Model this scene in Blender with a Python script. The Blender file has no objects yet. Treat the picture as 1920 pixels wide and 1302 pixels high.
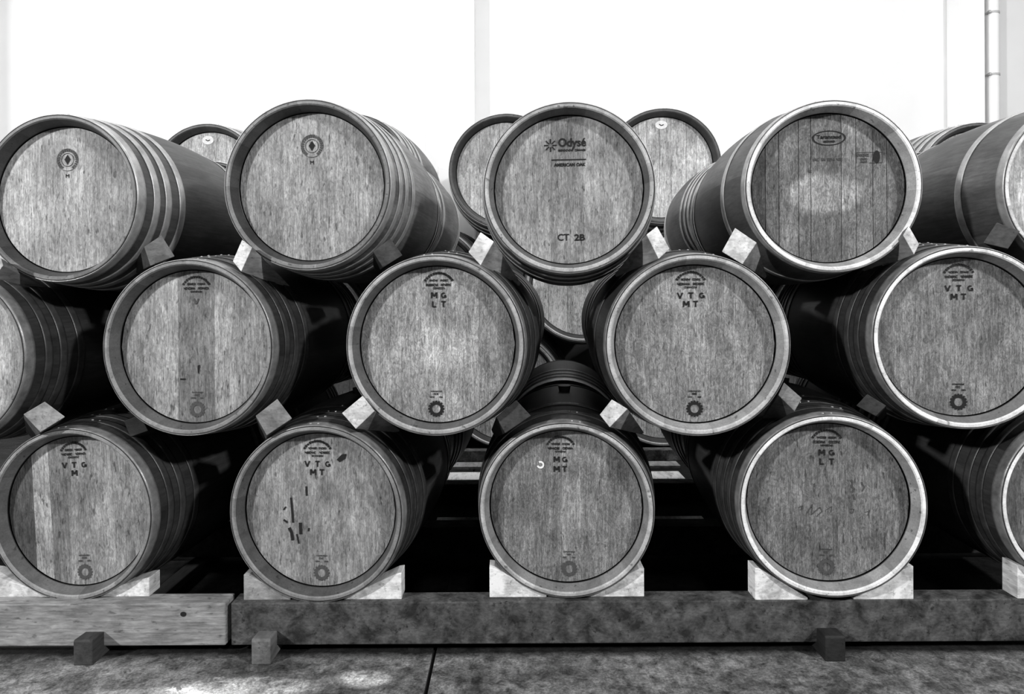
import bpy, bmesh, math, random
from mathutils import Vector, Matrix, Euler

SC = bpy.context.scene
COL = SC.collection
R = math.radians
F = 1229.0            # focal length in pixels of the 1920 x 1302 frame
H = 1.14              # camera height
ROLL = R(0.30)
HORIZON = 555.0       # pixel row of the horizon
VPX = 1050.0          # pixel column the barrel axes run to

# ------------------------------------------------------------------ camera, world, lights
cam_d = bpy.data.cameras.new('camera')
cam = bpy.data.objects.new('camera', cam_d)
COL.objects.link(cam)
cam.location = (0, 0, H)
cam.rotation_euler = (Matrix.Rotation(R(90), 4, 'X') @ Matrix.Rotation(-ROLL, 4, 'Z')).to_euler()
cam_d.sensor_fit = 'HORIZONTAL'
cam_d.sensor_width = 36.0
cam_d.lens = 36.0 * F / 1920.0
cam_d.shift_x = 0.0
cam_d.shift_y = (HORIZON - 651.0) / 1920.0
cam_d.clip_start = 0.02
SC.camera = cam

SC.view_settings.view_transform = 'Standard'
SC.view_settings.look = 'None'
SC.view_settings.gamma = 1.0
SC.view_settings.use_curve_mapping = False
SC.view_settings.exposure = 0.28

wd = bpy.data.worlds.new('world')
SC.world = wd
wd.use_nodes = True
wd.node_tree.nodes['Background'].inputs[0].default_value = (1, 1, 1, 1)
wd.node_tree.nodes['Background'].inputs[1].default_value = 0.004


def area(name, loc, target, power, sx, sy=None, shape='RECTANGLE', spread=180):
    l = bpy.data.lights.new(name, 'AREA')
    l.energy = power
    l.shape = shape
    l.size = sx
    l.size_y = sy or sx
    l.spread = R(spread)
    o = bpy.data.objects.new(name, l)
    COL.objects.link(o)
    o.location = loc
    d = Vector(target) - Vector(loc)
    o.rotation_euler = d.to_track_quat('-Z', 'Y').to_euler()
    return o


area('lamp_left', (-6.0, -2.6, 4.3), (0, 2.3, 1.0), 500, 0.35)
area('lamp_right', (5.4, -2.4, 5.0), (0, 2.3, 1.0), 430, 0.35)
area('lamp_over', (0.4, -1.6, 5.2), (0.3, 2.3, 1.0), 35, 0.5)
area('lamp_aisle', (0.3, 3.9, 5.2), (0.3, 4.05, 0.0), 130, 9.0, 0.4)
area('lamp_mid', (0.3, 2.9, 5.4), (0.3, 3.1, 0.0), 130, 9.0, 0.4)
area('wall_lamp_left', (-7.5, 4.9, 3.4), (0.5, 6.3, 2.6), 170, 0.8)


# ------------------------------------------------------------------ helpers
def at(px, py, y):
    """point at depth y whose picture place is (px, py)"""
    u, v = (px - 960.0) / F, (HORIZON - py) / F
    c, s = math.cos(ROLL), math.sin(ROLL)
    # the camera's right and up vectors after the roll
    return Vector(((u * c + v * s) * y, y, H + (-u * s + v * c) * y))


def link(name, me, mat, parent=None):
    o = bpy.data.objects.new(name, me)
    COL.objects.link(o)
    if mat is not None and not me.materials:
        me.materials.append(mat)
    if parent is not None:
        o.parent = parent
    return o


def obj(name, bm, mat, parent=None, smooth=False, bevel=0.0):
    me = bpy.data.meshes.new(name)
    bm.normal_update()
    bm.to_mesh(me)
    bm.free()
    if smooth:
        for p in me.polygons:
            p.use_smooth = True
    o = link(name, me, mat, parent)
    if bevel:
        m = o.modifiers.new('bevel', 'BEVEL')
        m.width = bevel
        m.segments = 2
        m.limit_method = 'ANGLE'
        m.angle_limit = R(35)
    return o


def tag(o, label, cat, group=None):
    o['label'] = label
    o['category'] = cat
    if group:
        o['group'] = group
    return o


def struct(o, label=None):
    o['kind'] = 'structure'
    if label:
        o['label'] = label
    return o


def box(bm, x0, x1, y0, y1, z0, z1):
    v = [bm.verts.new(p) for p in ((x0, y0, z0), (x1, y0, z0), (x1, y1, z0), (x0, y1, z0),
                                   (x0, y0, z1), (x1, y0, z1), (x1, y1, z1), (x0, y1, z1))]
    for f in ((0, 1, 5, 4), (1, 2, 6, 5), (2, 3, 7, 6), (3, 0, 4, 7), (4, 5, 6, 7), (3, 2, 1, 0)):
        bm.faces.new([v[i] for i in f])


# ------------------------------------------------------------------ materials
def g(v):
    return (v, v, v, 1)


class NT:
    def __init__(self, name):
        self.m = bpy.data.materials.new(name)
        self.m.use_nodes = True
        self.t = self.m.node_tree
        self.b = self.t.nodes['Principled BSDF']

    def n(self, kind, **kw):
        nd = self.t.nodes.new(kind)
        for k, v in kw.items():
            setattr(nd, k, v)
        return nd

    def put(self, sock, v):
        if isinstance(v, bpy.types.NodeSocket):
            self.t.links.new(v, sock)
        else:
            sock.default_value = v

    def math(self, op, a, b=0.0, c=None, clamp=False):
        nd = self.n('ShaderNodeMath', operation=op)
        nd.use_clamp = clamp
        self.put(nd.inputs[0], a)
        self.put(nd.inputs[1], b)
        if c is not None:
            self.put(nd.inputs[2], c)
        return nd.outputs[0]

    def coords(self, scale=(1, 1, 1), seed=True):
        tc = self.n('ShaderNodeTexCoord')
        v = tc.outputs['Object']
        if seed:
            oi = self.n('ShaderNodeObjectInfo')
            cx = self.n('ShaderNodeCombineXYZ')
            r = self.math('MULTIPLY', oi.outputs['Random'], 37.0)
            for i in range(3):
                self.put(cx.inputs[i], r)
            ad = self.n('ShaderNodeVectorMath', operation='ADD')
            self.put(ad.inputs[0], v)
            self.put(ad.inputs[1], cx.outputs[0])
            v = ad.outputs[0]
        mp = self.n('ShaderNodeMapping')
        self.put(mp.inputs['Vector'], v)
        mp.inputs['Scale'].default_value = scale
        return mp.outputs[0]

    def noise(self, vec, scale, detail=4.0, rough=0.6, dist=0.0):
        nd = self.n('ShaderNodeTexNoise')
        self.put(nd.inputs['Vector'], vec)
        nd.inputs['Scale'].default_value = scale
        nd.inputs['Detail'].default_value = detail
        nd.inputs['Roughness'].default_value = rough
        nd.inputs['Distortion'].default_value = dist
        return nd.outputs[0]

    def ramp(self, v, a, b, lo=0.0, hi=1.0):
        nd = self.n('ShaderNodeMapRange')
        self.put(nd.inputs[0], v)
        nd.inputs[1].default_value = a
        nd.inputs[2].default_value = b
        nd.inputs[3].default_value = lo
        nd.inputs[4].default_value = hi
        return nd.outputs[0]

    def attr(self, name):
        nd = self.n('ShaderNodeAttribute')
        nd.attribute_name = name
        return nd.outputs['Fac']

    def finish(self, val, rough=0.6, metal=0.0, bump=None, bstr=0.2, bdist=0.002, spec=0.5):
        cx = self.n('ShaderNodeCombineColor')
        for i in range(3):
            self.put(cx.inputs[i], val)
        self.put(self.b.inputs['Base Color'], cx.outputs[0])
        self.put(self.b.inputs['Roughness'], rough)
        self.b.inputs['Metallic'].default_value = metal
        self.b.inputs['Specular IOR Level'].default_value = spec
        if bump is not None:
            bn = self.n('ShaderNodeBump')
            bn.inputs['Strength'].default_value = bstr
            bn.inputs['Distance'].default_value = bdist
            self.put(bn.inputs['Height'], bump)
            self.put(self.b.inputs['Normal'], bn.outputs[0])
        return self.m


def wood_head(name, wavy=0.0, patches=(), speck=0.6):
    """oak boards with upright grain; every board's own tone comes from the mesh"""
    k = NT(name)
    v = k.coords((1, 1, 0.05))
    fine = k.noise(v, 330, 3, 0.7)
    mid = k.noise(k.coords((1, 1, 0.10)), 75, 4, 0.6, 0.3)
    fleck = k.noise(k.coords((1, 1, 0.42)), 120, 3, 0.7, 1.0 + wavy)
    blot = k.noise(k.coords((1, 1, 0.6)), 11, 4, 0.6)
    pits = k.noise(k.coords((1, 1, 0.28)), 95, 2, 0.5)
    val = k.math('MULTIPLY', k.attr('tone'), k.ramp(fine, 0.3, 0.7, 0.60, 1.38))
    val = k.math('MULTIPLY', val, k.ramp(mid, 0.3, 0.7, 0.76, 1.22))
    val = k.math('MULTIPLY', val, k.ramp(fleck, 0.34, 0.66, 0.62, 1.38))
    val = k.math('MULTIPLY', val, k.ramp(blot, 0.3, 0.72, 0.60, 1.32))
    val = k.math('MULTIPLY', val, k.ramp(pits, 0.29, 0.35, 1.0 - speck, 1.0))
    if wavy:
        w = k.noise(k.coords((1, 1, 0.45)), 48, 2, 0.5, 3.2)
        val = k.math('MULTIPLY', val, k.ramp(w, 0.40, 0.58, 0.72, 1.14))
    for (cx, cz, rx, rz, amt, edge) in patches:       # wiped or stained areas with an outline of their own
        tc = k.n('ShaderNodeTexCoord')
        sp = k.n('ShaderNodeSeparateXYZ')
        k.put(sp.inputs[0], tc.outputs['Object'])
        nx = k.noise(tc.outputs['Object'], 14, 3, 0.6)
        jit = k.math('MULTIPLY', k.math('SUBTRACT', nx, 0.5), 0.55)
        dx = k.math('DIVIDE', k.math('SUBTRACT', sp.outputs[0], cx), rx)
        dz = k.math('DIVIDE', k.math('SUBTRACT', sp.outputs[2], cz), rz)
        d = k.math('SQRT', k.math('ADD', k.math('MULTIPLY', dx, dx), k.math('MULTIPLY', dz, dz)))
        d = k.math('ADD', d, jit)
        val = k.math('MULTIPLY', val, k.ramp(d, 1.0 - edge, 1.0, amt, 1.0))
    hgt = k.math('ADD', fine, fleck)
    return k.finish(val, 0.62, 0, hgt, 0.25, 0.001, 0.3)


def wood_body(name):
    k = NT(name)
    v = k.coords((1, 0.07, 1))
    a = k.noise(v, 120, 4, 0.65)
    b = k.noise(k.coords((1, 0.5, 1)), 9, 4, 0.6)
    val = k.math('MULTIPLY', k.attr('tone'), k.ramp(a, 0.3, 0.7, 0.7, 1.3))
    val = k.math('MULTIPLY', val, k.ramp(b, 0.3, 0.7, 0.6, 1.35))
    return k.finish(val, 0.55, 0, a, 0.25, 0.001, 0.35)


def wood_chime(name):
    k = NT(name)
    a = k.noise(k.coords((1, 1, 1)), 160, 4, 0.7)
    b = k.noise(k.coords((1, 1, 1)), 14, 3, 0.6)
    c = k.noise(k.coords((1, 1, 1)), 55, 2, 0.5)
    val = k.math('MULTIPLY', k.attr('tone'), k.ramp(a, 0.3, 0.7, 0.8, 1.2))
    val = k.math('MULTIPLY', val, k.ramp(b, 0.3, 0.7, 0.72, 1.2))
    val = k.math('MULTIPLY', val, k.ramp(c, 0.28, 0.34, 0.45, 1.0))
    return k.finish(val, 0.5, 0, a, 0.2, 0.001, 0.4)


def wood_plain(name, stretch=(0.06, 1, 1), contrast=1.0, speck=0.55, blotch=1.0):
    k = NT(name)
    a = k.noise(k.coords(stretch), 130, 4, 0.65)
    st2 = tuple(min(1.0, s * 4) for s in stretch)
    b = k.noise(k.coords(st2), 16, 4, 0.65, 0.4)
    c = k.noise(k.coords(st2), 70, 3, 0.6)
    val = k.math('MULTIPLY', k.attr('tone'), k.ramp(a, 0.3, 0.7, 1 - .25 * contrast, 1 + .2 * contrast))
    val = k.math('MULTIPLY', val, k.ramp(b, 0.36, 0.64, 1 - .45 * blotch, 1 + .4 * blotch))
    val = k.math('MULTIPLY', val, k.ramp(c, 0.28, 0.4, 1 - speck, 1.0))
    val = k.math('MINIMUM', val, 0.9)
    return k.finish(val, 0.7, 0, k.math('ADD', a, b), 0.35, 0.002, 0.25)


def steel(name, lo=0.24, hi=0.46, metal=0.4):
    k = NT(name)
    a = k.noise(k.coords((1, 1, 1)), 22, 4, 0.65)
    b = k.noise(k.coords((1, 0.1, 1)), 200, 2, 0.6)
    val = k.ramp(a, 0.3, 0.7, lo, hi)
    rg = k.ramp(b, 0.3, 0.7, 0.34, 0.5)
    return k.finish(val, rg, metal, a, 0.06, 0.001)


def flat(name, v, rough=0.7, metal=0.0, spec=0.3):
    k = NT(name)
    a = k.noise(k.coords(), 90, 3, 0.6)
    return k.finish(k.ramp(a, 0.3, 0.7, v * 0.85, v * 1.12), rough, metal, spec=spec)


def concrete(name):
    k = NT(name)
    tc = k.n('ShaderNodeTexCoord').outputs['Object']
    a = k.noise(tc, 4.5, 6, 0.7, 0.6)
    b = k.noise(tc, 26, 5, 0.7, 0.4)
    c = k.noise(tc, 120, 3, 0.7)
    val = k.math('MULTIPLY', k.ramp(a, 0.36, 0.64, 0.055, 0.20), k.ramp(b, 0.36, 0.64, 0.42, 1.65))
    val = k.math('MULTIPLY', val, k.ramp(c, 0.35, 0.65, 0.62, 1.4))
    val = k.math('MULTIPLY', val, k.ramp(b, 0.27, 0.36, 0.35, 1.0))
    # pale spilt patches on the left bay of the floor
    sp = k.n('ShaderNodeSeparateXYZ')
    k.put(sp.inputs[0], tc)
    def blob(cx, cy, rx, ry):
        dx = k.math('DIVIDE', k.math('SUBTRACT', sp.outputs[0], cx), rx)
        dy = k.math('DIVIDE', k.math('SUBTRACT', sp.outputs[1], cy), ry)
        d = k.math('ADD', k.math('MULTIPLY', dx, dx), k.math('MULTIPLY', dy, dy))
        n = k.math('MULTIPLY', k.math('SUBTRACT', b, 0.5), 3.4)
        return k.ramp(k.math('ADD', d, n), 0.55, 1.0, 1.0, 0.0)
    for (cx, cy, rx, ry, amt) in ((-0.78, 1.90, 0.22, 0.075, 3.6), (-0.44, 1.955, 0.09, 0.05, 3.2),
                                  (-1.05, 1.86, 0.30, 0.06, 1.9), (-1.35, 1.95, 0.5, 0.10, 1.35)):
        m = blob(cx, cy, rx, ry)
        val = k.math('MULTIPLY', val, k.math('ADD', 1.0, k.math('MULTIPLY', m, amt - 1.0)))
    # shade under the barrel stacks, painted nearly black into the floor colour
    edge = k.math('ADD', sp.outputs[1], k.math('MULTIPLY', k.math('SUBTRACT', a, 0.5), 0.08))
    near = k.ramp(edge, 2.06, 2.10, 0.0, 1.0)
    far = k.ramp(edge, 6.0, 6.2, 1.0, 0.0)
    stack_shade = k.math('MULTIPLY', near, far)
    val = k.math('MULTIPLY', val, k.math('SUBTRACT', 1.0, k.math('MULTIPLY', stack_shade, 0.93)))
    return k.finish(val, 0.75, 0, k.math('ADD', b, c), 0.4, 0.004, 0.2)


def plaster(name, v):
    k = NT(name)
    tc = k.n('ShaderNodeTexCoord').outputs['Object']
    a = k.noise(tc, 2.0, 4, 0.6)
    b = k.noise(tc, 60, 3, 0.6)
    return k.finish(k.ramp(a, 0.3, 0.7, v * 0.97, v * 1.03), 0.85, 0, b, 0.05, 0.002, 0.2)


M_HEAD = wood_head('oak_head')
M_HEADW = wood_head('oak_head_figured', wavy=2.5)
M_BODY = wood_body('oak_staves')
M_CHIME = wood_chime('oak_chime')
M_STEEL = steel('hoop_steel')
M_MID = steel('worn_hoop_steel', 0.14, 0.34, 0.35)
M_DULL = steel('dull_hoop_steel', 0.025, 0.07, 0.2)
M_INK = flat('branded_ink', 0.012, 0.8)
M_FAINT = flat('faded_ink', 0.07, 0.8)
M_WEDGE = wood_plain('wedge_wood', (0.35, 0.08, 1), 1.0, 0.5, 0.8)
M_BEAM = wood_plain('beam_wood', (0.10, 1, 1), 1.6, 0.55, 0.8)
M_OLDBEAM = wood_plain('old_beam_wood', (0.55, 1, 1), 1.5, 0.7, 1.5)
M_FLOOR = concrete('concrete')
M_WALL = plaster('white_plaster', 0.72)
M_PIER = plaster('pilaster_plaster', 0.84)
M_WHITE = flat('white_sticker', 0.85, 0.6)
M_BUNG = flat('bung_rubber', 0.03, 0.5)
M_SEAM = flat('floor_joint', 0.01, 0.9)

# ------------------------------------------------------------------ the setting
bm = bmesh.new()
jx = -0.254
for (x0, x1) in ((-9.0, jx - 0.006), (jx + 0.006, 9.0)):
    box(bm, x0, x1, -4.5, 6.3, -0.06, 0.0)
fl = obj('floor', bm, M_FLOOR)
struct(fl, 'worn grey concrete floor with pale stains and a dark joint')
bm = bmesh.new()
box(bm, jx - 0.0055, jx + 0.0055, -4.5, 6.3, -0.05, -0.008)
struct(obj('floor_joint', bm, M_SEAM, fl), 'dark joint between the two floor slabs')
bm = bmesh.new()
box(bm, -9.0, 9.0, 6.3, 6.5, 0.0, 6.0)
struct(obj('wall_back', bm, M_WALL), 'bright white plastered wall behind the barrels')
bm = bmesh.new()
box(bm, -9.0, 9.0, 6.285, 6.299, 0.0, 1.10)
struct(obj('gap_dark_band', bm, flat('gap_dark', 0.03, 0.8)), 'added dark band along the foot of the white wall')  # added band: blackens the gaps between barrels and cuts bounce off the wall
PY = 6.08
for i, (p0, p1) in enumerate(((820, 889), (1804, 1847), (-155, -86))):
    a, b = at(p0, 100, PY).x, at(p1, 100, PY).x
    bm = bmesh.new()
    box(bm, a, b, PY, 6.299, 0.0, 6.0)
    struct(obj('trim_%d' % (i + 1), bm, M_PIER, None, bevel=0.006))

pc = at(1860, 100, 6.19)
pipe = bpy.data.objects.new('drain_pipe', None)
COL.objects.link(pipe)
pipe.location = (pc.x, 6.19, 0)
tag(pipe, 'white vertical drain pipe on the wall beside the right pilaster', 'pipe')
bm = bmesh.new()
bmesh.ops.create_cone(bm, cap_ends=True, segments=32, radius1=0.058, radius2=0.058, depth=6.0)
bmesh.ops.translate(bm, verts=bm.verts, vec=(0, 0, 3.0))
obj('pipe', bm, M_PIER, pipe, smooth=False)
for zz in (at(1850, 21, 6.13).z, at(1848, 138, 6.13).z):
    bm = bmesh.new()
    bmesh.ops.create_cone(bm, cap_ends=True, segments=32, radius1=0.062, radius2=0.062, depth=0.02)
    box(bm, -0.066, -0.050, -0.060, -0.030, -0.012, 0.012)
    bmesh.ops.translate(bm, verts=bm.verts, vec=(0, 0, zz))
    br = obj('bracket', bm, flat('bracket_grey', 0.45), pipe)

# ------------------------------------------------------------------ barrels
RC, RB, LEN = 0.280, 0.318, 0.93
RIN, REC = 0.2515, 0.044         # inner edge of the chime, radius at the head, how deep the head sits
YAW = -math.atan((VPX - 960.0) / F)
NSEG = 112


def prof(y):
    t = abs(y) / (LEN / 2)
    return RB - (RB - RC) * t * t


def set_tone(me, tones):
    a = me.attributes.new('tone', 'FLOAT', 'FACE')
    a.data.foreach_set('value', tones)


def tone_obj(name, bm, mat, tones, parent=None, smooth=False, bevel=0.0):
    me = bpy.data.meshes.new(name)
    bm.normal_update()
    bm.to_mesh(me)
    bm.free()
    set_tone(me, tones if isinstance(tones, list) else [tones] * len(me.polygons))
    if smooth:
        for p in me.polygons:
            p.use_smooth = True
    o = link(name, me, mat, parent)
    if bevel:
        m = o.modifiers.new('bevel', 'BEVEL')
        m.width = bevel
        m.segments = 2
        m.limit_method = 'ANGLE'
        m.angle_limit = R(35)
    return o


def lathe(bm, pts, seg=NSEG, close=False):
    """revolve (y, r) points about the local Y axis; faces come ring by ring, segment by segment"""
    rings = []
    for (y, r) in pts:
        rings.append([bm.verts.new((r * math.sin(2 * math.pi * i / seg), y, r * math.cos(2 * math.pi * i / seg)))
                      for i in range(seg)])
    n = len(rings)
    for a in range(n if close else n - 1):
        A, B = rings[a], rings[(a + 1) % n]
        for i in range(seg):
            j = (i + 1) % seg
            bm.faces.new((A[i], A[j], B[j], B[i]))
    return rings


def stave_edges(rng):
    """stave index for every segment"""
    out, k = [], 0
    while len(out) < NSEG:
        w = rng.choice((4, 4, 5, 5, 6))
        out += [k] * w
        k += 1
    return out[:NSEG], k


def body_mesh(rng, tone):
    bm = bmesh.new()
    ny = 26
    pts = [(-LEN / 2 + LEN * i / ny, prof(-LEN / 2 + LEN * i / ny)) for i in range(ny + 1)]
    lathe(bm, pts)
    st, k = stave_edges(rng)
    tn = [tone * rng.uniform(0.7, 1.3) for _ in range(k)]
    tones = [tn[st[i]] for _ in range(ny) for i in range(NSEG)]
    return bm, tones


def chime_mesh(rng, tone, end, wall=0.15):
    """the ring of stave ends: outer arris, flat end, bevel, inner wall back to the head, dark croze groove"""
    s = end
    y0 = s * LEN / 2
    pts = [(y0 - s * 0.012, RC + 0.0010), (y0 - s * 0.003, RC + 0.0006), (y0, RC - 0.003), (y0, RC - 0.0105),
           (y0 - s * 0.004, RC - 0.0145), (y0 - s * 0.040, RIN + 0.0015), (y0 - s * 0.0415, RIN), (y0 - s * 0.0417, RIN + 0.005),
           (y0 - s * 0.060, RIN + 0.005)]
    bm = bmesh.new()
    lathe(bm, pts)
    bmesh.ops.recalc_face_normals(bm, faces=bm.faces)
    st, k = stave_edges(rng)
    tn = [rng.uniform(0.80, 1.18) for _ in range(k)]
    tones = []
    for a in range(len(pts) - 1):
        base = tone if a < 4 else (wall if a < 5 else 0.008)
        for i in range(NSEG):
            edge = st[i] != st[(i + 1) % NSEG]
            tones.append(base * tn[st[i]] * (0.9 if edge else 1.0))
    return bm, tones


def head_mesh(edges, tones, joint=0.0):
    """disc of upright boards; edges in units of the head radius"""
    bm = bmesh.new()
    yf = -LEN / 2 + REC
    rr = RIN - 0.0028
    out = []
    for (a, b, t) in zip(edges[:-1], edges[1:], tones):
        ga, gb = a * rr + joint * 0.0007, b * rr - joint * 0.0007
        n = 14
        xs = [ga + (gb - ga) * i / n for i in range(n + 1)]
        top = [bm.verts.new((x, yf, math.sqrt(max(0, rr * rr - x * x)))) for x in xs]
        bot = [bm.verts.new((x, yf, -math.sqrt(max(0, rr * rr - x * x)))) for x in xs]
        topb = [bm.verts.new((x, yf + 0.022, math.sqrt(max(0, rr * rr - x * x)))) for x in xs]
        botb = [bm.verts.new((x, yf + 0.022, -math.sqrt(max(0, rr * rr - x * x)))) for x in xs]
        for i in range(n):
            for q in ((bot[i], bot[i + 1], top[i + 1], top[i]), (topb[i], topb[i + 1], botb[i + 1], botb[i]),
                      (top[i], top[i + 1], topb[i + 1], topb[i]), (botb[i], botb[i + 1], bot[i + 1], bot[i])):
                bm.faces.new(q)
                out.append(t)
        for q in ((bot[0], top[0], topb[0], botb[0]), (top[n], bot[n], botb[n], topb[n])):
            bm.faces.new(q)
            out.append(t)
    return bm, out


def backing_mesh():
    bm = bmesh.new()
    y = LEN / 2 - REC
    v = [bm.verts.new((RIN * math.sin(2 * math.pi * i / 64), y, RIN * math.cos(2 * math.pi * i / 64))) for i in range(64)]
    w = [bm.verts.new((p.co.x, y - 0.022, p.co.z)) for p in v]
    bm.faces.new(v[::-1])
    bm.faces.new(w)
    for i in range(64):
        j = (i + 1) % 64
        bm.faces.new((v[i], v[j], w[j], w[i]))
    bmesh.ops.recalc_face_normals(bm, faces=bm.faces)
    return bm


def hoop_data():
    cache = {}

    def get(y0, y1, mat):
        key = (round(y0, 4), round(y1, 4), mat.name)
        if key not in cache:
            bm = bmesh.new()
            n = 4
            th = 0.0034
            ys = [y0 + (y1 - y0) * i / n for i in range(n + 1)]
            pts = [(y, prof(y) + 0.0004) for y in ys] + [(y, prof(y) + th) for y in reversed(ys)]
            lathe(bm, pts, NSEG, True)
            bmesh.ops.recalc_face_normals(bm, faces=bm.faces)
            me = bpy.data.meshes.new('hoop')
            bm.to_mesh(me)
            bm.free()
            for p in me.polygons:
                p.use_smooth = True
            me.materials.append(mat)
            m2 = me
            cache[key] = m2
        return cache[key]
    return get


HOOP = hoop_data()
bm = bmesh.new()
bmesh.ops.create_uvsphere(bm, u_segments=10, v_segments=6, radius=0.0045)
for v in bm.verts:
    v.co.z *= 0.65
RIVET = bpy.data.meshes.new('rivet')
bm.to_mesh(RIVET)
bm.free()
RIVET.materials.append(M_STEEL)
bm = bmesh.new()
bmesh.ops.create_cone(bm, cap_ends=True, segments=20, radius1=0.020, radius2=0.025, depth=0.028)
BUNG = bpy.data.meshes.new('bung')
bm.to_mesh(BUNG)
bm.free()
BUNG.materials.append(M_BUNG)

HOOPS = {
    'four': [(0.000, 0.040), (0.075, 0.104), (0.132, 0.162), (0.205, 0.236)],
    'three': [(0.000, 0.040), (0.100, 0.130), (0.205, 0.236)],
    'two': [(0.000, 0.034), (0.190, 0.222)],
}


# -------- marks burnt or printed on the heads (coordinates in metres from the middle of the head)
class Mark:
    def __init__(self):
        self.bm = bmesh.new()

    def quad(self, pts):
        self.bm.faces.new([self.bm.verts.new((x, 0, z)) for x, z in pts])

    def rect(self, x0, x1, z0, z1):
        self.quad(((x0, z0), (x1, z0), (x1, z1), (x0, z1)))

    def line(self, a, b, w):
        d = Vector((b[0] - a[0], b[1] - a[1]))
        n = Vector((-d.y, d.x)).normalized() * w / 2
        self.quad(((a[0] - n.x, a[1] - n.y), (b[0] - n.x, b[1] - n.y), (b[0] + n.x, b[1] + n.y), (a[0] + n.x, a[1] + n.y)))

    def ring(self, cx, cz, r0, r1, rx=1.0, seg=40, a0=0.0, a1=2 * math.pi):
        for i in range(seg):
            p, q = a0 + (a1 - a0) * i / seg, a0 + (a1 - a0) * (i + 1) / seg
            self.quad([(cx + rx * r * math.sin(t), cz + r * math.cos(t)) for r, t in ((r0, p), (r1, p), (r1, q), (r0, q))])

    def disc(self, cx, cz, rx, rz, seg=24):
        self.quad([(cx + rx * math.sin(-2 * math.pi * i / seg), cz + rz * math.cos(2 * math.pi * i / seg)) for i in range(seg)])

    def tiny(self, x0, x1, z, h, rng, gap=0.22):
        """a line of lettering too small to read: short strokes"""
        x = x0
        w = h * 0.62
        while x < x1 - w * 0.5:
            e = min(x + w * rng.uniform(0.7, 1.15), x1)
            k = rng.random()
            if k < 0.4:
                self.rect(x, x + w * 0.28, z - h / 2, z + h / 2)
                self.rect(x + w * 0.28, e, z + h * 0.22, z + h / 2)
                self.rect(x + w * 0.28, e, z - h / 2, z - h * 0.25)
            elif k < 0.7:
                self.rect(x, e, z - h * 0.18, z + h * 0.18)
                self.rect(e - w * 0.28, e, z - h / 2, z - h * 0.18)
                self.rect(x, x + w * 0.28, z + h * 0.18, z + h / 2)
            else:
                self.rect(x, x + w * 0.32, z - h / 2, z + h / 2)
                self.rect(e - w * 0.3, e, z - h / 2, z + h / 2)
                self.rect(x + w * 0.32, e - w * 0.3, z - h * 0.15, z + h * 0.15)
            x = e + w * gap

    def arc_tiny(self, cx, cz, r, a0, a1, h, n, rng):
        for i in range(n):
            p = a0 + (a1 - a0) * (i + 0.08) / n
            q = a0 + (a1 - a0) * (i + 0.84) / n
            lo, hi = r, r + h * rng.uniform(0.85, 1.05)
            pts = [(lo, p), (hi, p), (hi, q), (lo, q)]
            self.quad([(cx + rr * math.sin(t), cz + rr * math.cos(t)) for rr, t in pts])

    def text(self, s, cx, z, h, width=None, bold=0.0, align='CENTER'):
        """readable lettering; z is the baseline, h the height of a capital"""
        cu = bpy.data.curves.new('lettering', 'FONT')
        cu.body = s
        cu.size = 1.0
        cu.offset = bold
        cu.resolution_u = 3
        o = bpy.data.objects.new('lettering', cu)
        COL.objects.link(o)
        dg = bpy.context.evaluated_depsgraph_get()
        me = bpy.data.meshes.new_from_object(o.evaluated_get(dg))
        xs = [v.co.x for v in me.vertices]
        x0, x1 = min(xs), max(xs)
        k = h / 0.70
        kx = (width / (x1 - x0)) if width else k
        vs = [self.bm.verts.new((cx + (v.co.x - (x0 + x1) / 2) * kx, 0, z + v.co.y * k)) for v in me.vertices]
        for p in me.polygons:
            try:
                self.bm.faces.new([vs[i] for i in p.vertices])
            except ValueError:
                pass
        bpy.data.objects.remove(o)
        bpy.data.curves.remove(cu)
        bpy.data.meshes.remove(me)

    def stencil(self, ch, cx, z, h, w=0.0046):
        k = h
        S = {'V': [((-.42, 1), (0, 0)), ((0, 0), (.42, 1))],
             'T': [((-.40, .94), (.40, .94)), ((0, 0), (0, .9))],
             'L': [((-.28, 1), (-.28, 0)), ((-.2, .06), (.34, .06))],
             'M': [((-.44, 0), (-.44, 1)), ((-.40, 1), (0, .3)), ((0, .3), (.40, 1)), ((.44, 1), (.44, 0))],
             'G': [((.12, .45), (.44, .45)), ((.40, .45), (.40, .08))]}[ch]
        for a, b in S:
            self.line((cx + a[0] * k, z + a[1] * k), (cx + b[0] * k, z + b[1] * k), w)
        if ch == 'G':
            self.ring(cx, z + h / 2, h * 0.5 - w * 0.95, h * 0.5, 0.88, 20, R(94), R(402))

    def build(self, name, head, mat, label=None, lift=0.0012):
        y = -LEN / 2 + REC - lift
        for v in self.bm.verts:
            v.co.y = y
        bmesh.ops.recalc_face_normals(self.bm, faces=self.bm.faces)
        for f in self.bm.faces:
            f.normal_update()
            if f.normal.y > 0:
                f.normal_flip()
        # a hair of real thickness
        geo = bmesh.ops.extrude_face_region(self.bm, geom=list(self.bm.faces))
        for e in geo['geom']:
            if isinstance(e, bmesh.types.BMVert):
                e.co.y -= 0.0005
        o = obj(name, self.bm, mat, head)
        if label:
            o['label'] = label
        return o


PX = 0.001676      # metres to a picture pixel on the middle row


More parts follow.
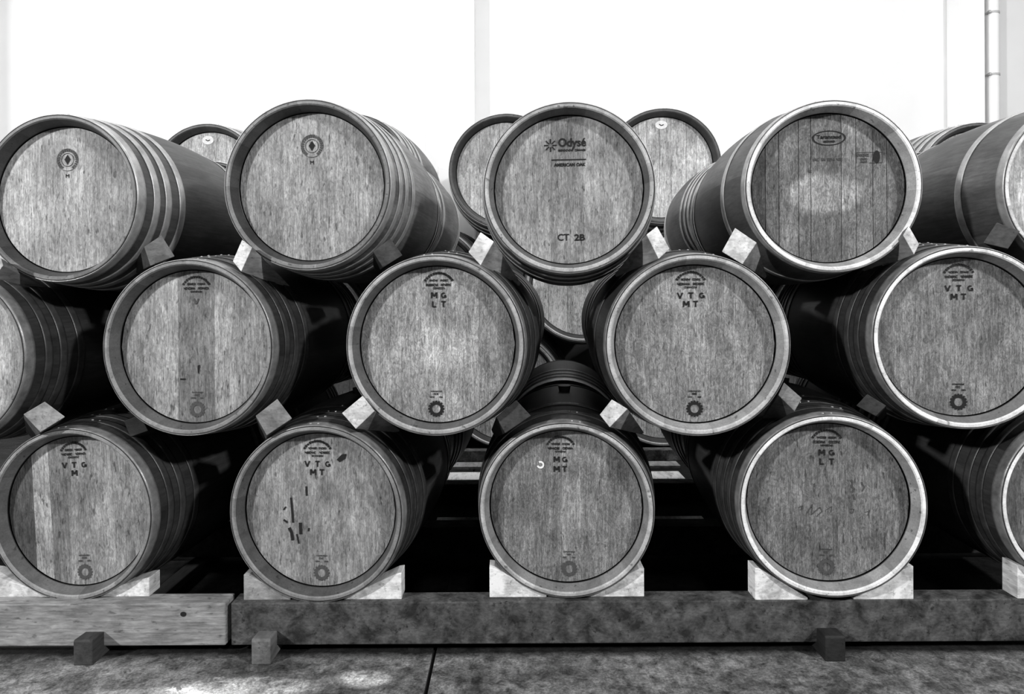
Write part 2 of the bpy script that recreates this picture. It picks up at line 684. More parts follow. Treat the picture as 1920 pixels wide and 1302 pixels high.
def cooper_stamp(head, rng, rows, faint=(), dx=0.0, dz=0.0, faded=False):
    m = Mark()
    m.arc_tiny(dx, dz + 0.1776, 0.047, R(-62), R(62), 0.0078, 13, rng)
    m.tiny(dx - 0.030, dx - 0.002, dz + 0.2050, 0.0068, rng, 0.1)
    m.tiny(dx + 0.005, dx + 0.030, dz + 0.2050, 0.0068, rng, 0.1)
    m.tiny(dx - 0.042, dx - 0.003, dz + 0.1905, 0.0082, rng, 0.1)
    m.tiny(dx + 0.007, dx + 0.042, dz + 0.1910, 0.0078, rng, 0.1)
    m.tiny(dx - 0.019, dx + 0.019, dz + 0.1800, 0.0064, rng, 0.25)
    m.build('stamp', head, M_INK, 'arched black cooper stamp')
    if rows:
        m = Mark()
        for (txt, z, sp) in rows:
            n = len(txt)
            for i, ch in enumerate(txt):
                m.stencil(ch, dx + (i - (n - 1) / 2) * sp, dz + z, 0.0185)
        m.build('stencil_lettering', head, M_FAINT if faded else M_INK, 'stencilled black letters')


def ring_seal(head, rng, dx=0.0, dz=0.0, mat=None):
    m = Mark()
    m.tiny(dx - 0.018, dx + 0.019, dz - 0.1500, 0.0045, rng, 0.4)
    m.tiny(dx - 0.008, dx + 0.008, dz - 0.1585, 0.0065, rng, 0.3)
    m.tiny(dx - 0.021, dx - 0.006, dz - 0.1685, 0.0050, rng, 0.2)
    m.tiny(dx + 0.010, dx + 0.022, dz - 0.1685, 0.0050, rng, 0.2)
    m.ring(dx, dz - 0.2060, 0.0135, 0.0225)
    for i in range(16):
        a = 2 * math.pi * i / 16
        m.ring(dx, dz - 0.2060, 0.0223, 0.0262, 1.0, 2, a - 0.12, a + 0.12)
    m.build('ring_seal', head, mat or M_FAINT, 'small dark toothed ring seal')


def round_seal(head, rng, cx, cz, letter=True):
    m = Mark()
    m.arc_tiny(cx, cz, 0.0285, R(-150), R(150), 0.0085, 22, rng)
    m.ring(cx, cz, 0.0215, 0.0232)
    m.ring(cx, cz, 0.0375, 0.0388)
    m.build('round_seal', head, M_FAINT, 'round brown seal ring of lettering')
    m = Mark()
    m.quad(((cx, cz - 0.0165), (cx + 0.011, cz + 0.001), (cx, cz + 0.0175), (cx - 0.011, cz + 0.001)))
    if letter:
        m.text('M', cx, cz - 0.062, 0.013)
    m.build('emblem', head, M_INK, 'dark diamond emblem')


def boards(rng, n=8, base=0.45, var=0.16):
    ws = [rng.uniform(0.6, 1.4) for _ in range(n)]
    tot = sum(ws)
    e, x = [-1.0], -1.0
    for w in ws:
        x += 2 * w / tot
        e.append(x)
    e[-1] = 1.0
    return e, [base * rng.uniform(1 - var, 1 + var) for _ in range(n)]


BARRELS = {}


def barrel(key, px, py, dpx, label, group, hoops='four', chime=0.35, body=0.10, planks=None, head_mat=None,
           base=0.42, var=0.16, spin=0.0, seed=1, joint=0.0, depth=None, scale=None, rivets=True, nb=8, back='four', bung=True, wall=0.13, front=None):
    rng = random.Random(seed * 7919 + 13)
    s = scale or math.sqrt(dpx / 327.7)
    y = depth or F * 2 * RC * s / dpx
    c = front or at(px, py, y)                           # middle of the front end
    rot = Euler((0, R(spin), YAW)).to_matrix()
    ctr = c + rot @ Vector((0, LEN / 2 * s, 0))
    root = bpy.data.objects.new('wine_barrel', None)
    root.empty_display_size = 0.2
    COL.objects.link(root)
    root.location = ctr - Vector((0, 0, RB * s))
    root.rotation_euler = (0, R(spin), YAW)
    root.scale = (s, s, s)
    # parts hang on the empty at the barrel's base
    off = rot.inverted() @ Vector((0, 0, RB))
    tag(root, label, 'barrel', group)

    def hang(o):
        o.location = off
        return o
    bmx, t = body_mesh(rng, body)
    hang(tone_obj('staves', bmx, M_BODY, t, root, smooth=True))
    bmx, t = chime_mesh(rng, chime, -1, wall)
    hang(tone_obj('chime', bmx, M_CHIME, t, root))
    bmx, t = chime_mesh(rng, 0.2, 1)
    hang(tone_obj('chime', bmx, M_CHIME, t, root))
    if planks:
        e, t = planks
    else:
        e, t = boards(rng, nb, base, var)
    bmx, t = head_mesh(e, t, joint)
    head = hang(tone_obj('head', bmx, head_mat or M_HEAD, t, root))
    hang(tone_obj('back_head', backing_mesh(), M_BODY, 0.2, root))
    for sgn, hk in ((-1, hoops), (1, back)):
        for n, (a, b) in enumerate(HOOPS[hk]):
            y0, y1 = (-LEN / 2 + a, -LEN / 2 + b) if sgn < 0 else (LEN / 2 - b, LEN / 2 - a)
            if a == 0:
                y0, y1 = (y0 + 0.002, y1) if sgn < 0 else (y0, y1 - 0.002)
            h = hang(link('hoop', HOOP(y0, y1, M_STEEL if key[0] in 'TR' else (M_MID if a == 0 and sgn < 0 else M_DULL)), None, root))
            if rivets and sgn < 0:
                th0 = rng.uniform(-0.16, 0.16)
                for d in (-0.045, 0.045):
                    rv = link('rivet', RIVET, None, h)
                    ym = (y0 + y1) / 2
                    rr = prof(ym) + 0.003
                    rv.location = (rr * math.sin(th0 + d), ym, rr * math.cos(th0 + d))
                    rv.rotation_euler = (0, th0 + d, 0)
    if bung and key[0] == 'B':
        bg = link('bung', BUNG, None, root)
        bg.location = off + Vector((0, 0, RB + 0.008))
    BARRELS[key] = (root, c, y, s)
    return root, head, rng


def loc(head_px, px, py, dpx):
    """picture offset on a head, in metres in the barrel's own size"""
    k = 2 * RC / dpx
    return (px - head_px[0]) * k, (head_px[1] - py) * k


TOP, MID, LOW = 'barrels of the front stack, top row', 'barrels of the front stack, middle row', 'barrels of the front stack, bottom row'
BACK = 'barrels of the stack behind'

# ---- top row
_, h, rg = barrel('T1', 107, 371, 311, 'pale oak barrel with round seal, leftmost in the top row', TOP, chime=0.16, wall=0.055, body=0.055,
                  base=0.34, var=0.10, seed=1, spin=0.5)
round_seal(h, rg, 0.003, 0.137)
_, h, rg = barrel('T2', 575, 346.5, 317, 'oak barrel with round seal, between leftmost and star logo barrels, top row', TOP, chime=0.2, wall=0.055,
                  body=0.12, seed=2,
                  planks=([-1, -.78, -.42, -.13, .26, .44, .72, 1], [0.226, 0.275, 0.308, 0.283, 0.324, 0.283, 0.332]))
round_seal(h, rg, 0.002, 0.138)
_, h, rg = barrel('T3', 1066, 352, 318, 'oak barrel with black star logo and large lettering, middle of top row', TOP, hoops='three',
                  chime=0.42, wall=0.12, body=0.06, seed=3,
                  planks=([-1, -.78, -.57, -.24, .21, .42, .72, 1], [0.217, 0.286, 0.295, 0.217, 0.302, 0.251, 0.269]))
m = Mark()
K = 2 * RC / 318


def p3(x, y):
    return (x - 1066) * K, (352 - y) * K


for a in range(8):
    t = 2 * math.pi * a / 8
    x, z = p3(1032, 266.5)
    m.line((x + 0.0065 * math.sin(t), z + 0.0065 * math.cos(t)), (x + 0.0215 * math.sin(t), z + 0.0215 * math.cos(t)), 0.0036)
x0, z0 = p3(1047, 269)
x1, _ = p3(1100, 269)
m.text('Odys\u00e9', (x0 + x1) / 2, z0, 0.0275, width=x1 - x0, bold=0.026)
x0, z0 = p3(1047, 276.5)
m.tiny(x0, x0 + 0.050, z0, 0.0072, rg, 0.08)
m.tiny(x0 + 0.056, x1, z0, 0.0072, rg, 0.08)
x0, z0 = p3(1034, 294.5)
m.rect(x0, x1, z0 - 0.0018, z0 + 0.0018)
x0, z0 = p3(1040, 307)
m.text('AMERICAN OAK', (x0 + x1) / 2 - 0.002, z0, 0.0105, width=x1 - x0, bold=0.03)
m.build('logo_lettering', h, M_INK, 'printed black star logo and lettering')
m = Mark()
x0, z0 = p3(1045, 449)
x1, _ = p3(1067, 449)
m.text('CT', (x0 + x1) / 2, z0, 0.022, width=x1 - x0, bold=0.014)
x0, _ = p3(1077, 449)
x1, _ = p3(1097, 449)
m.text('2B', (x0 + x1) / 2, z0, 0.0205, width=x1 - x0, bold=0.03)
m.build('lot_lettering', h, M_INK, 'black lot letters and number')

M_HEAD4 = wood_head('oak_head_wiped', wavy=1.2, speck=0.5,
                    patches=((-0.01, -0.018, 0.135, 0.078, 2.1, 0.28),))
_, h, rg = barrel('T4', 1562, 349, 319, 'dark oak barrel with oval stamp and wide pale rim, top row', TOP, hoops='two', chime=0.85, wall=0.38,
                  body=0.06, seed=4, joint=1.6, head_mat=M_HEAD4,
                  planks=([-1, -.82, -.64, -.38, -.22, .18, .37, .59, .77, 1], [0.091, 0.135, 0.17, 0.156, 0.141, 0.206, 0.177, 0.141, 0.128]))
K = 2 * RC / 319


def p4(x, y):
    return (x - 1563) * K, (350 - y) * K


m = Mark()
x, z = p4(1565.5, 254)
m.ring(x, z, 0.0225, 0.0250, 2.2, 48)
m.text('Taransaud', x, z - 0.002, 0.0125, width=0.080, bold=0.02)
m.tiny(x - 0.018, x + 0.019, z - 0.012, 0.006, rg, 0.1)
m.build('oval_stamp', h, M_INK, 'dark oval stamp')
m = Mark()
for a, b in ((1537, 1547), (1552, 1561), (1563, 1576), (1580, 1590)):
    x0, z0 = p4(a, 295)
    m.tiny(x0, p4(b, 295)[0], z0, 0.0095, rg, 0.15)
x0, z0 = p4(1527, 317)
m.tiny(x0, x0 + 0.012, z0, 0.008, rg, 0.1)
x0, z0 = p4(1618, 288)
m.tiny(x0, x0 + 0.038, z0, 0.009, rg, 0.1)
m.tiny(x0 + 0.010, x0 + 0.032, z0 - 0.013, 0.006, rg, 0.1)
m.tiny(x0 + 0.010, x0 + 0.032, z0 - 0.0225, 0.006, rg, 0.1)
m.line(p4(1616, 283), p4(1616, 303), 0.0012)
m.line(p4(1664, 283), p4(1664, 303), 0.0016)
m.line(p4(1616, 283), p4(1664, 283), 0.0012)
m.line(p4(1640, 303), p4(1664, 303), 0.0016)
m.build('stamp', h, M_FAINT, 'rows of small faded lettering')
m = Mark()
x, z = p4(1653.5, 292)
m.disc(x, z, 0.0105, 0.0215)
m.build('emblem', h, M_INK, 'dark oval emblem')
barrel('T5', 2055, 348, 325, 'barrel cut by the right edge of the picture, top row', TOP, hoops='two', chime=0.7, wall=0.3, body=0.075, base=0.5,
       seed=5)

# ---- middle row
VTG = [('VTG', 0.1445, 0.034), ('MT', 0.1175, 0.029)]
MGL = [('MG', 0.1480, 0.030), ('LT', 0.1195, 0.030)]
MGM = [('MG', 0.1445, 0.026), ('MT', 0.1130, 0.026)]
barrel('M0', -108, 672, 322, 'barrel cut by the left edge of the picture, middle row', MID, chime=0.2, wall=0.06, body=0.03, base=0.4, seed=6)
_, h, rg = barrel('M1', 350, 652, 327, 'oak barrel with darker middle board, between two seal barrels, middle row', MID, chime=0.22, wall=0.09, body=0.03,
                  seed=7, planks=([-1, -.52, -.22, .28, .57, .78, 1], [0.236, 0.299, 0.165, 0.315, 0.26, 0.346]))
cooper_stamp(h, rg, [('V', 0.139, 0.02)], faded=True, dx=0.008)
ring_seal(h, rg, dx=0.010)
m = Mark()
m.line((-0.048, -0.107), (-0.030, -0.107), 0.005)
m.quad(((0.012, -0.062), (0.020, -0.060), (0.016, -0.090), (0.012, -0.085)))
m.build('scar', h, M_INK, 'short dark scars in the wood')
M_HEADM2 = wood_head('oak_head_rubbed', wavy=2.0, speck=0.4, patches=((-0.005, -0.010, 0.145, 0.085, 1.38, 0.3),))
_, h, rg = barrel('M2', 815, 648, 335, 'oak barrel stencilled MG over LT, below star logo barrel on its left', MID, bung=False, hoops='three', chime=0.36, wall=0.11,
                  body=0.03, seed=8, head_mat=M_HEADM2,
                  planks=([-1, -.86, -.55, -.35, -.02, .15, .53, 1], [0.198, 0.268, 0.277, 0.302, 0.337, 0.302, 0.225]))
cooper_stamp(h, rg, MGL, dx=0.006)
ring_seal(h, rg, dx=-0.004, mat=M_INK)
_, h, rg = barrel('M3', 1307, 647, 337.5, 'oak barrel stencilled VTG over MT, below star logo barrel on its right', MID, bung=False, hoops='two', chime=0.48, wall=0.3,
                  body=0.03, seed=9, head_mat=M_HEADW,
                  planks=([-1, -.78, -.45, -.22, .12, .38, .72, 1], [0.21, 0.243, 0.268, 0.243, 0.252, 0.301, 0.259]))
cooper_stamp(h, rg, VTG, dx=-0.010)
ring_seal(h, rg, dx=0.0, mat=M_INK)
_, h, rg = barrel('M4', 1814, 633.5, 339, 'barrel stencilled VTG with glossy pale rim, rightmost in the middle row', MID, chime=0.85, wall=0.2, body=0.03,
                  seed=10, head_mat=M_HEADW, base=0.2, var=0.08)
cooper_stamp(h, rg, VTG, dx=0.0)
ring_seal(h, rg, dx=-0.003, mat=M_INK)

# ---- bottom row
_, h, rg = barrel('B1', 130, 966, 319, 'oak barrel with one pale board on its left, leftmost in the bottom row', LOW, chime=0.26, wall=0.12, body=0.03,
                  seed=11, spin=-3.0,
                  planks=([-1, -.64, -.40, -.15, .18, .48, .75, 1], [0.078, 0.333, 0.165, 0.237, 0.285, 0.253, 0.293]))
cooper_stamp(h, rg, [('VTG', 0.1445, 0.034), ('M', 0.1175, 0.02)], dx=-0.008)
ring_seal(h, rg, dx=0.010)
_, h, rg = barrel('B2', 591, 964.5, 328, 'barrel with long black drips on its head, second in bottom row', LOW, chime=0.22, wall=0.085, body=0.03, seed=12,
                  planks=([-1, -.80, -.45, -.16, .18, .35, .68, 1], [0.2, 0.247, 0.232, 0.264, 0.232, 0.271, 0.256]))
cooper_stamp(h, rg, VTG, dx=-0.008, dz=-0.004)
ring_seal(h, rg, dx=0.004)
m = Mark()
K = 2 * RC / 328
for pts, w in (([(534, 942), (536, 965), (538, 990)], 0.007), ([(530, 1000), (535, 1010), (537, 1024)], 0.010),
               ([(552, 990), (553, 1012)], 0.010), ([(519, 985), (527, 990)], 0.006), ([(564, 920), (565, 938)], 0.006),
               ([(524, 960), (519, 966)], 0.005), ([(569, 1000), (568, 1006)], 0.005), ([(545, 1012), (549, 1030)], 0.005)):
    q = [((x - 591) * K, (964.5 - y) * K) for x, y in pts]
    for a, b in zip(q[:-1], q[1:]):
        m.line(a, b, w)
m.build('drips', h, M_INK, 'black drips run down the boards')
m = Mark()
m.quad([((x - 591) * K, (964.5 - y) * K) for x, y in ((624, 868), (634, 858), (643, 857), (641, 866), (630, 873))])
m.build('stain', h, M_INK, 'dark leaf shaped stain')
_, h, rg = barrel('B3', 1061, 957.5, 325, 'barrel with small white ring on its head, bottom row below star logo barrel', LOW, hoops='three', chime=0.42, wall=0.2,
                  body=0.025, seed=13, head_mat=M_HEADW,
                  planks=([-1, -.82, -.45, -.05, .20, .55, .77, 1], [0.12, 0.192, 0.178, 0.271, 0.221, 0.156, 0.192]))
cooper_stamp(h, rg, MGM, dx=-0.016)
ring_seal(h, rg, dx=0.010)
m = Mark()
m.ring((1013 - 1061) * 2 * RC / 325, (957.5 - 879) * 2 * RC / 325, 0.0065, 0.0125, 1.0, 20, -0.5, 4.4)
m.build('white_ring', h, M_WHITE, 'small white ring')
_, h, rg = barrel('B4', 1561.5, 950, 338, 'barrel stencilled MG over LT with faint scribbles, fourth in bottom row', LOW, chime=0.85, wall=0.3, body=0.03,
                  seed=14, head_mat=M_HEADW, base=0.175, var=0.08, spin=0.4)
cooper_stamp(h, rg, MGL, dx=-0.002)
ring_seal(h, rg, dx=-0.002)
m = Mark()
K = 2 * RC / 338
for pts, w in (([(1508, 962), (1516, 958), (1514, 966)], 0.0025), ([(1524, 972), (1534, 955), (1532, 975), (1548, 960), (1552, 968), (1542, 978)], 0.0025),
               ([(1560, 965), (1570, 958), (1568, 970)], 0.002), ([(1604, 962), (1611, 962), (1609, 970), (1603, 968)], 0.002),
               ([(1632, 968), (1640, 964), (1636, 974)], 0.002), ([(1606, 906), (1609, 912), (1606, 918), (1612, 924), (1608, 930)], 0.005),
               ([(1609, 934), (1613, 944)], 0.005), ([(1625, 910), (1630, 920), (1626, 928)], 0.003)):
    q = [((x - 1561.5) * K, (950 - y) * K) for x, y in pts]
    for a, b in zip(q[:-1], q[1:]):
        m.line(a, b, w)
m.build('scribble', h, M_FAINT, 'faint dark handwritten scribbles')
barrel('B5', 2058, 947, 340, 'barrel with bright white rim cut by the right edge, bottom row', LOW, chime=0.9, wall=0.5, body=0.03, base=0.15, seed=15)

# ---- the second stack, end to end with the front one
SECOND = 'barrels of the second stack, end to end behind the front one'
for key, lab in (('T1', 'barrel end to end behind the leftmost top barrel'),
                 ('T2', 'barrel end to end behind the second top barrel, its pale hoops showing'),
                 ('T4', 'barrel end to end behind the oval stamp barrel, four hoops showing left'),
                 ('T5', 'barrel end to end behind the top barrel at the right edge'),
                 ('M1', 'barrel end to end behind the barrel with darker middle board'),
                 ('M2', 'barrel end to end behind the left MG over LT barrel'),
                 ('M3', 'barrel end to end behind the middle VTG barrel'),
                 ('M4', 'barrel end to end behind the rightmost middle barrel'),
                 ('B1', 'barrel end to end behind the leftmost bottom barrel'),
                 ('B2', 'barrel end to end behind the barrel with black drips'),
                 ('B3', 'barrel end to end behind the white ring barrel'),
                 ('B4', 'barrel end to end behind the fourth bottom barrel'),
                 ('B5', 'barrel end to end behind the white rimmed bottom barrel')):
    r0, c0, y0, s0 = BARRELS[key]
    ax = Vector((math.sin(-YAW), math.cos(YAW), 0))
    barrel(key + 'b', 0, 0, 1, lab, SECOND, chime=0.06, body=0.13 if key == 'T2' else (0.06 if key[0] == 'T' else 0.025), base=0.08, seed=100 + int(c0.x * 50 + c0.z * 900) % 97,
           depth=y0, scale=s0 * 0.975, front=c0 + ax * (LEN * s0 + 0.04) + Vector(({'T2': -0.05, 'T4': 0.02}.get(key, 0.0), 0, 0.045 if key[0] == 'T' else 0.02)), rivets=False, bung=False)

# ---- the stack of larger barrels behind
Z3 = 4.60
S3 = 107.0 * Z3 / F / RC


def sticker(head, rg, cx, cz):
    m = Mark()
    m.disc(cx, cz, 0.030, 0.021)
    m.build('sticker', head, M_WHITE, 'white oval sticker')
    m = Mark()
    m.line((cx - 0.011, cz + 0.003), (cx, cz - 0.004), 0.004)
    m.line((cx, cz - 0.004), (cx + 0.011, cz + 0.001), 0.004)
    m.build('sticker_print', head, M_INK, None, lift=0.0026)


for key, px, py, lab, hk, tone in (
        ('R1', 386, 340, 'pale barrel with white sticker, behind the two leftmost top barrels', 'four', 0.45),
        ('R2', 660, 322, 'barrel far behind the second top barrel, only its curved back showing', 'four', 0.35),
        ('R3', 948, 321, 'plain barrel behind, just left of the star logo barrel', 'three', 0.35),
        ('R4', 1243, 311, 'pale barrel with white sticker, behind and right of the star logo barrel', 'three', 0.45),
        ('R5', 1836, 338, 'barrel behind, its hoops showing between the two rightmost top barrels', 'four', 0.35),
        ('S1', 1093, 534, 'brightened barrel head seen in the gap under the star logo barrel', 'four', 1.0),  # high tone makes this head look lit; the light is in its colour
        ('S2', 798, 534, 'barrel far behind the left MG over LT barrel', 'four', 0.06),  # dark tone here and on its equals puts the gap shade into the heads
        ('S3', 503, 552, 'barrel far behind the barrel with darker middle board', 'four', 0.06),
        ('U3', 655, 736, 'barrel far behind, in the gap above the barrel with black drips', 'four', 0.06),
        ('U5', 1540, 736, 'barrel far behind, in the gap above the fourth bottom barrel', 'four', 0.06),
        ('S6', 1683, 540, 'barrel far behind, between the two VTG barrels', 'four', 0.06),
        ('U1', 946, 733, 'barrel far behind, corner of its head seen right of left MG over LT barrel', 'four', 0.8),
        ('U2', 1243, 730, 'barrel far behind, lower rim showing beneath the middle VTG barrel', 'four', 0.8)):
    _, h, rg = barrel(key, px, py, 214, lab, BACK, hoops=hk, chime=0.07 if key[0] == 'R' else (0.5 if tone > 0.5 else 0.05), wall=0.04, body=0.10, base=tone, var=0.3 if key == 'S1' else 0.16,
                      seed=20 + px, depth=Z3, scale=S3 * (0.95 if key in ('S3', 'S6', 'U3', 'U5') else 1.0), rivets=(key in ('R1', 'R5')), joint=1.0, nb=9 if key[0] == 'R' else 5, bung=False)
    if key in ('R1', 'R4'):
        sticker(h, rg, 0.0 if key == 'R4' else -0.012, 0.212)


# ------------------------------------------------------------------ wedges between the barrels
def wedge(quad, tip, y, tone, label, depth=0.22, tipsize=0.14, group=None, twist=0.0, inner=None):
    """front face from its four picture corners at depth y, tapering to a thin end at the picture point tip"""
    c = [at(p[0], p[1], y + (twist if i in (1, 2) else 0.0)) for i, p in enumerate(quad)]
    mid = sum(c, Vector()) / 4
    t = at(tip[0], tip[1], y + depth)
    back = [t + (p - mid) * tipsize for p in c]
    base = Vector((mid.x, mid.y, min(p.z for p in c)))
    bm = bmesh.new()
    A = [bm.verts.new(p - base) for p in c]
    B = [bm.verts.new(p - base) for p in back]
    bm.faces.new(A)
    bm.faces.new(B[::-1])
    for i in range(4):
        j = (i + 1) % 4
        bm.faces.new((A[i], A[j], B[j], B[i]))
    bmesh.ops.recalc_face_normals(bm, faces=bm.faces)
    o = tone_obj('wooden_wedge', bm, M_WEDGE, [tone] + [tone * 0.30] * (len(bm.faces) - 1), bevel=0.002)  # side faces toned down: their shade is put into the colour
    o.location = base
    tag(o, label, 'wedge', group or 'wedges between the barrels')
    return o


# under the top row
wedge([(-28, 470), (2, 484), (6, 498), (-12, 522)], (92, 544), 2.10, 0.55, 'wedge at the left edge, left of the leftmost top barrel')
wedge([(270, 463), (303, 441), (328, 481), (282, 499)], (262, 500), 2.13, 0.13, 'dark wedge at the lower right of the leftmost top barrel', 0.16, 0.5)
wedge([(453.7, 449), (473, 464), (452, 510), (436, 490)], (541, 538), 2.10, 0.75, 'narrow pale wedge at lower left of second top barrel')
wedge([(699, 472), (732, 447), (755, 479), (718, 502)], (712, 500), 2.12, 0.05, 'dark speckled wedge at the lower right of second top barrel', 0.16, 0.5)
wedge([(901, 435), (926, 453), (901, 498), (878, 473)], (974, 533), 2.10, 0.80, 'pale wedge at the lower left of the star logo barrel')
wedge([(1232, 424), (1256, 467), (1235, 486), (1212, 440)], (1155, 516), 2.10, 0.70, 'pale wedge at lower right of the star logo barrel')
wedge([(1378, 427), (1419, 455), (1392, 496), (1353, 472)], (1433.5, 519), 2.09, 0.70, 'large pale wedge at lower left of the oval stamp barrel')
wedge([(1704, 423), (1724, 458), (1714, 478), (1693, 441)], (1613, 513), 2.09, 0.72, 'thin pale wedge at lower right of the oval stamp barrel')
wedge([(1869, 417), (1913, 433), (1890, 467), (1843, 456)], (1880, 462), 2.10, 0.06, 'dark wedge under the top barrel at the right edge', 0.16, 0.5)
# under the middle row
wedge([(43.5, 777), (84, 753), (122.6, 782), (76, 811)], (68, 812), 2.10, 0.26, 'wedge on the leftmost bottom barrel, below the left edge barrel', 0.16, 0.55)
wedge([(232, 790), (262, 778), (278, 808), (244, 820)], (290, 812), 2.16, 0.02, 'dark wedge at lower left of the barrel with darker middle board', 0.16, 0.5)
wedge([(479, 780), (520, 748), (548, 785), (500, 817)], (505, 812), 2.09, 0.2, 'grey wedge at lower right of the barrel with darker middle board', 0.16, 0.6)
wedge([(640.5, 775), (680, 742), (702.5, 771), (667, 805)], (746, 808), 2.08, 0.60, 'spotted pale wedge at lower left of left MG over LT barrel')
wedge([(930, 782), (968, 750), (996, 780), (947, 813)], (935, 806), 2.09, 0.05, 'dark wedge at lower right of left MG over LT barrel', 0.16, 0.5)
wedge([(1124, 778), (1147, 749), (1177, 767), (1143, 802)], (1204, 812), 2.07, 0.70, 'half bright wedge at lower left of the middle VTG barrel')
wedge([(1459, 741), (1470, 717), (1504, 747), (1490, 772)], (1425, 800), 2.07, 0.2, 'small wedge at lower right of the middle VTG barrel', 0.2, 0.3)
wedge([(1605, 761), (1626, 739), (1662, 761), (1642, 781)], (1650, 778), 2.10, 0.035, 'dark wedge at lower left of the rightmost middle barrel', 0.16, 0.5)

# ------------------------------------------------------------------ timbers under the front stack
BF, BBK = 2.092, 2.165       # front and back of the front beam
BT, BB = 0.163, 0.028


def beam(x0, x1, y0, y1, z0, z1, tone, label, mat, name='timber_beam', cat='beam', group=None, bevel=0.004):
    bm = bmesh.new()
    cx = (x0 + x1) / 2
    n = max(1, int((x1 - x0) / 0.3))
    xs = [(x0 - cx) + (x1 - x0) * i / n for i in range(n + 1)]
    rings = [[bm.verts.new((x, y - y0, z - z0)) for (y, z) in ((y0, z0), (y1, z0), (y1, z1), (y0, z1))] for x in xs]
    for a, b in zip(rings[:-1], rings[1:]):
        for i in range(4):
            j = (i + 1) % 4
            bm.faces.new((a[i], a[j], b[j], b[i]))
    bm.faces.new(rings[0])
    bm.faces.new(rings[-1])
    bmesh.ops.recalc_face_normals(bm, faces=bm.faces)
    o = tone_obj(name, bm, mat, tone, bevel=bevel)
    o.location = (cx, y0, z0)
    tag(o, label, cat, group)
    return o


xl = at(423, 1170, BF).x
xr = at(433, 1170, BF).x
gb = 'beams under the front stack'
o = beam(-3.2, xl, BF, BBK, BB, BT, 0.26, 'pale beam with a knot, under the leftmost bottom barrel', M_BEAM, group=gb)
bm = bmesh.new()
bmesh.ops.create_circle(bm, cap_ends=True, segments=16, radius=0.008)
bmesh.ops.rotate(bm, verts=bm.verts, matrix=Matrix.Rotation(R(90), 3, 'X'))
for v in bm.verts:
    v.co.x *= 1.2
bmesh.ops.recalc_face_normals(bm, faces=bm.faces)
kn = obj('knot', bm, M_INK, o)
p = at(344, 1152, BF)
kn.location = (p.x - o.location.x, -0.0012, p.z - BB)
kn['label'] = 'dark round knot'
beam(xr, 3.2, BF, BBK, BB, BT, 0.066, 'long dark weathered beam under the bottom row', M_OLDBEAM, group=gb)
beam(-3.2, 3.2, 2.80, 2.90, BB, 0.15, 0.03, 'dark rear beam under the back ends of the bottom row', M_OLDBEAM, group=gb)


def sleeper(p0, p1, tone, label, mat):
    """a notched block: stands proud of the beam, with a low tongue running under both beams"""
    x0, x1 = at(p0, 1240, 2.03).x, at(p1, 1240, 2.03).x
    w = x1 - x0
    bm = bmesh.new()
    pr = [(0, 0), (0.90, 0), (0.90, 0.0275), (0.0602, 0.0275), (0.0602, 0.076), (0.004, 0.079), (0, 0.074)]
    a = [bm.verts.new((-w / 2, y, z)) for y, z in pr]
    b = [bm.verts.new((w / 2, y, z)) for y, z in pr]
    bm.faces.new(a)
    bm.faces.new(b[::-1])
    for i in range(len(pr)):
        j = (i + 1) % len(pr)
        bm.faces.new((a[i], a[j], b[j], b[i]))
    bmesh.ops.recalc_face_normals(bm, faces=bm.faces)
    o = tone_obj('wooden_block', bm, mat, tone, bevel=0.003)
    o.location = ((x0 + x1) / 2, 2.031, 0)
    tag(o, label, 'block', 'blocks the front beams stand on')


sleeper(137, 173, 0.05, 'dark block on the floor under the pale left beam', M_WEDGE)
sleeper(471, 507, 0.14, 'block on the floor under the left end of the dark beam', M_WEDGE)
sleeper(1548, 1586, 0.018, 'dark block on the floor below the fourth bottom barrel', M_WEDGE)


def cradle(bk, side, pin, pout, ptop, tone, label, front=None):
    """a three-cornered wedge on the beam: thin end under the barrel, thick end outwards"""
    root, c, yb, s = BARRELS[bk]
    yf = max(2.095, c.y + 0.014)
    zb = BT
    xi, xo = at(pin, 1131, yf).x, at(pout, 1131, yf).x
    zt = at(pout, ptop, yf).z
    d = 0.066
    bm = bmesh.new()
    cx = (xi + xo) / 2
    tri = [(xi - cx, 0), (xo - cx, 0), (xo - cx, zt - zb), (xo - cx + (0.016 if xi > xo else -0.016), zt - zb - 0.002), (xi - cx, 0.006)]
    a = [bm.verts.new((x, 0, z)) for x, z in tri]
    b = [bm.verts.new((x, d, z)) for x, z in tri]
    bm.faces.new(a)
    bm.faces.new(b[::-1])
    for i in range(len(tri)):
        j = (i + 1) % len(tri)
        bm.faces.new((a[i], a[j], b[j], b[i]))
    bmesh.ops.recalc_face_normals(bm, faces=bm.faces)
    o = tone_obj('wooden_wedge', bm, M_WEDGE, tone, bevel=0.0015)
    o.location = (cx, yf, zb)
    tag(o, label, 'wedge', 'wedges on the front beam')


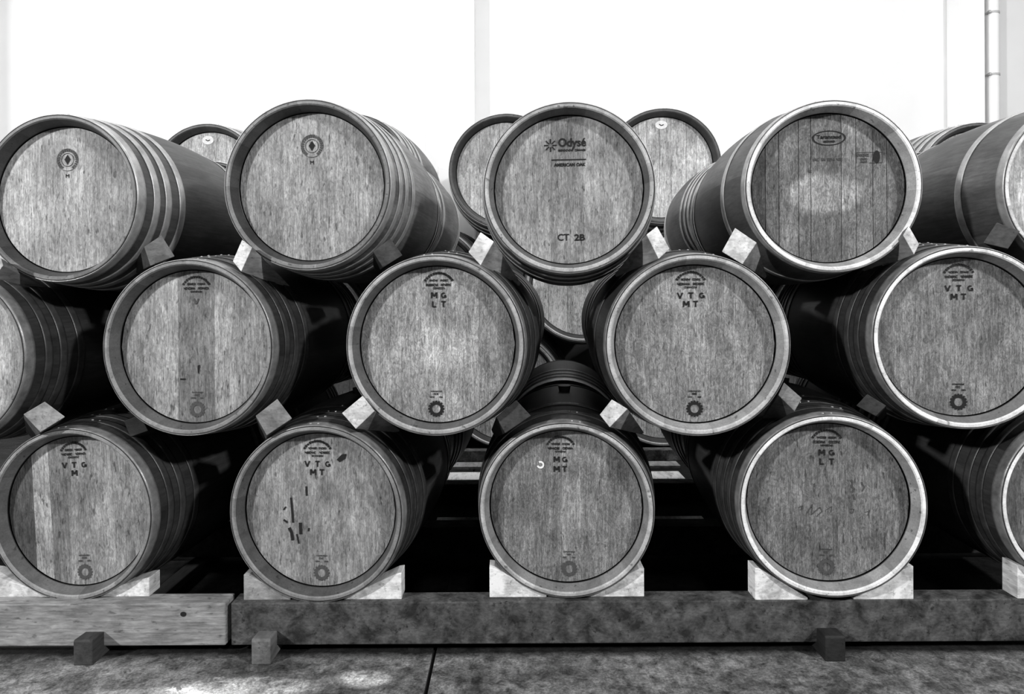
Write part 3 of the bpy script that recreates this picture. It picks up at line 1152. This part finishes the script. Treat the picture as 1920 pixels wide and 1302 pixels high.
cradle('B1', -1, 95, -30, 1076, 0.55, 'wedge at the left edge on the beam, left of the leftmost bottom barrel')
cradle('B1', 1, 165, 280, 1084, 0.72, 'pale wedge on the left beam, right of the leftmost bottom barrel')
cradle('B2', -1, 545, 457, 1078, 0.26, 'grey wedge on the beam, left of the barrel with black drips')
cradle('B2', 1, 645, 753, 1075, 0.78, 'clean pale wedge on the beam, right of the barrel with black drips')
cradle('B3', -1, 1025, 918, 1065, 0.80, 'grainy pale wedge on beam, left of the barrel with white ring')
cradle('B3', 1, 1100, 1208, 1066, 0.74, 'pale wedge on the beam, right of the barrel with white ring')
cradle('B4', -1, 1515, 1416, 1066, 0.74, 'cracked pale wedge on beam, left of the fourth bottom barrel')
cradle('B4', 1, 1600, 1713, 1062, 0.80, 'pale wedge with a knot on beam, right of the fourth bottom barrel')
cradle('B5', -1, 2010, 1908, 1060, 0.70, 'wedge on the beam at the right edge, under the white rimmed barrel')

# ------------------------------------------------------------------ timbers under the stack behind
gr = 'timbers under the stack behind'


def slab(p0, p1, q0, q1, y, d, tone, label, name='floor_strip', cat='plank', mat=None):
    a, b = at(p0, q1, y), at(p1, q0, y)
    z0, z1 = a.z, b.z
    beam(a.x, b.x, y, y + d, z0, z1, tone, label, mat or M_WEDGE, name, cat, gr, 0.002)


slab(818, 1321, 974, 983, 3.20, 0.05, 0.75, 'low pale strip standing in for lit floor behind the front stack')  # added pale piece imitates a lit strip of floor between the stacks
beam(-0.40, 1.05, 3.99, 4.16, 0.0, 0.022, 0.9, 'bright pale strip standing in for lit floor behind the second stack', M_WEDGE, 'floor_strip', 'plank', gr, 0.002)  # stand-in for the lit aisle floor, its brightness put into the tone
beam(-0.45, 1.10, 4.30, 4.42, 0.0, 0.02, 0.25, 'thin grey strip on the floor behind the bright strip', M_WEDGE, 'floor_strip', 'plank', gr, 0.002)
beam(-2.3, 3.0, 4.50, 4.58, 0.0, 0.076, 0.08, 'grey beam under the stack of larger barrels behind', M_OLDBEAM, group=gr)
beam(-3.2, 3.2, 3.62, 3.70, 0.0, 0.10, 0.05, 'dark beam under the second stack', M_OLDBEAM, group=gr)
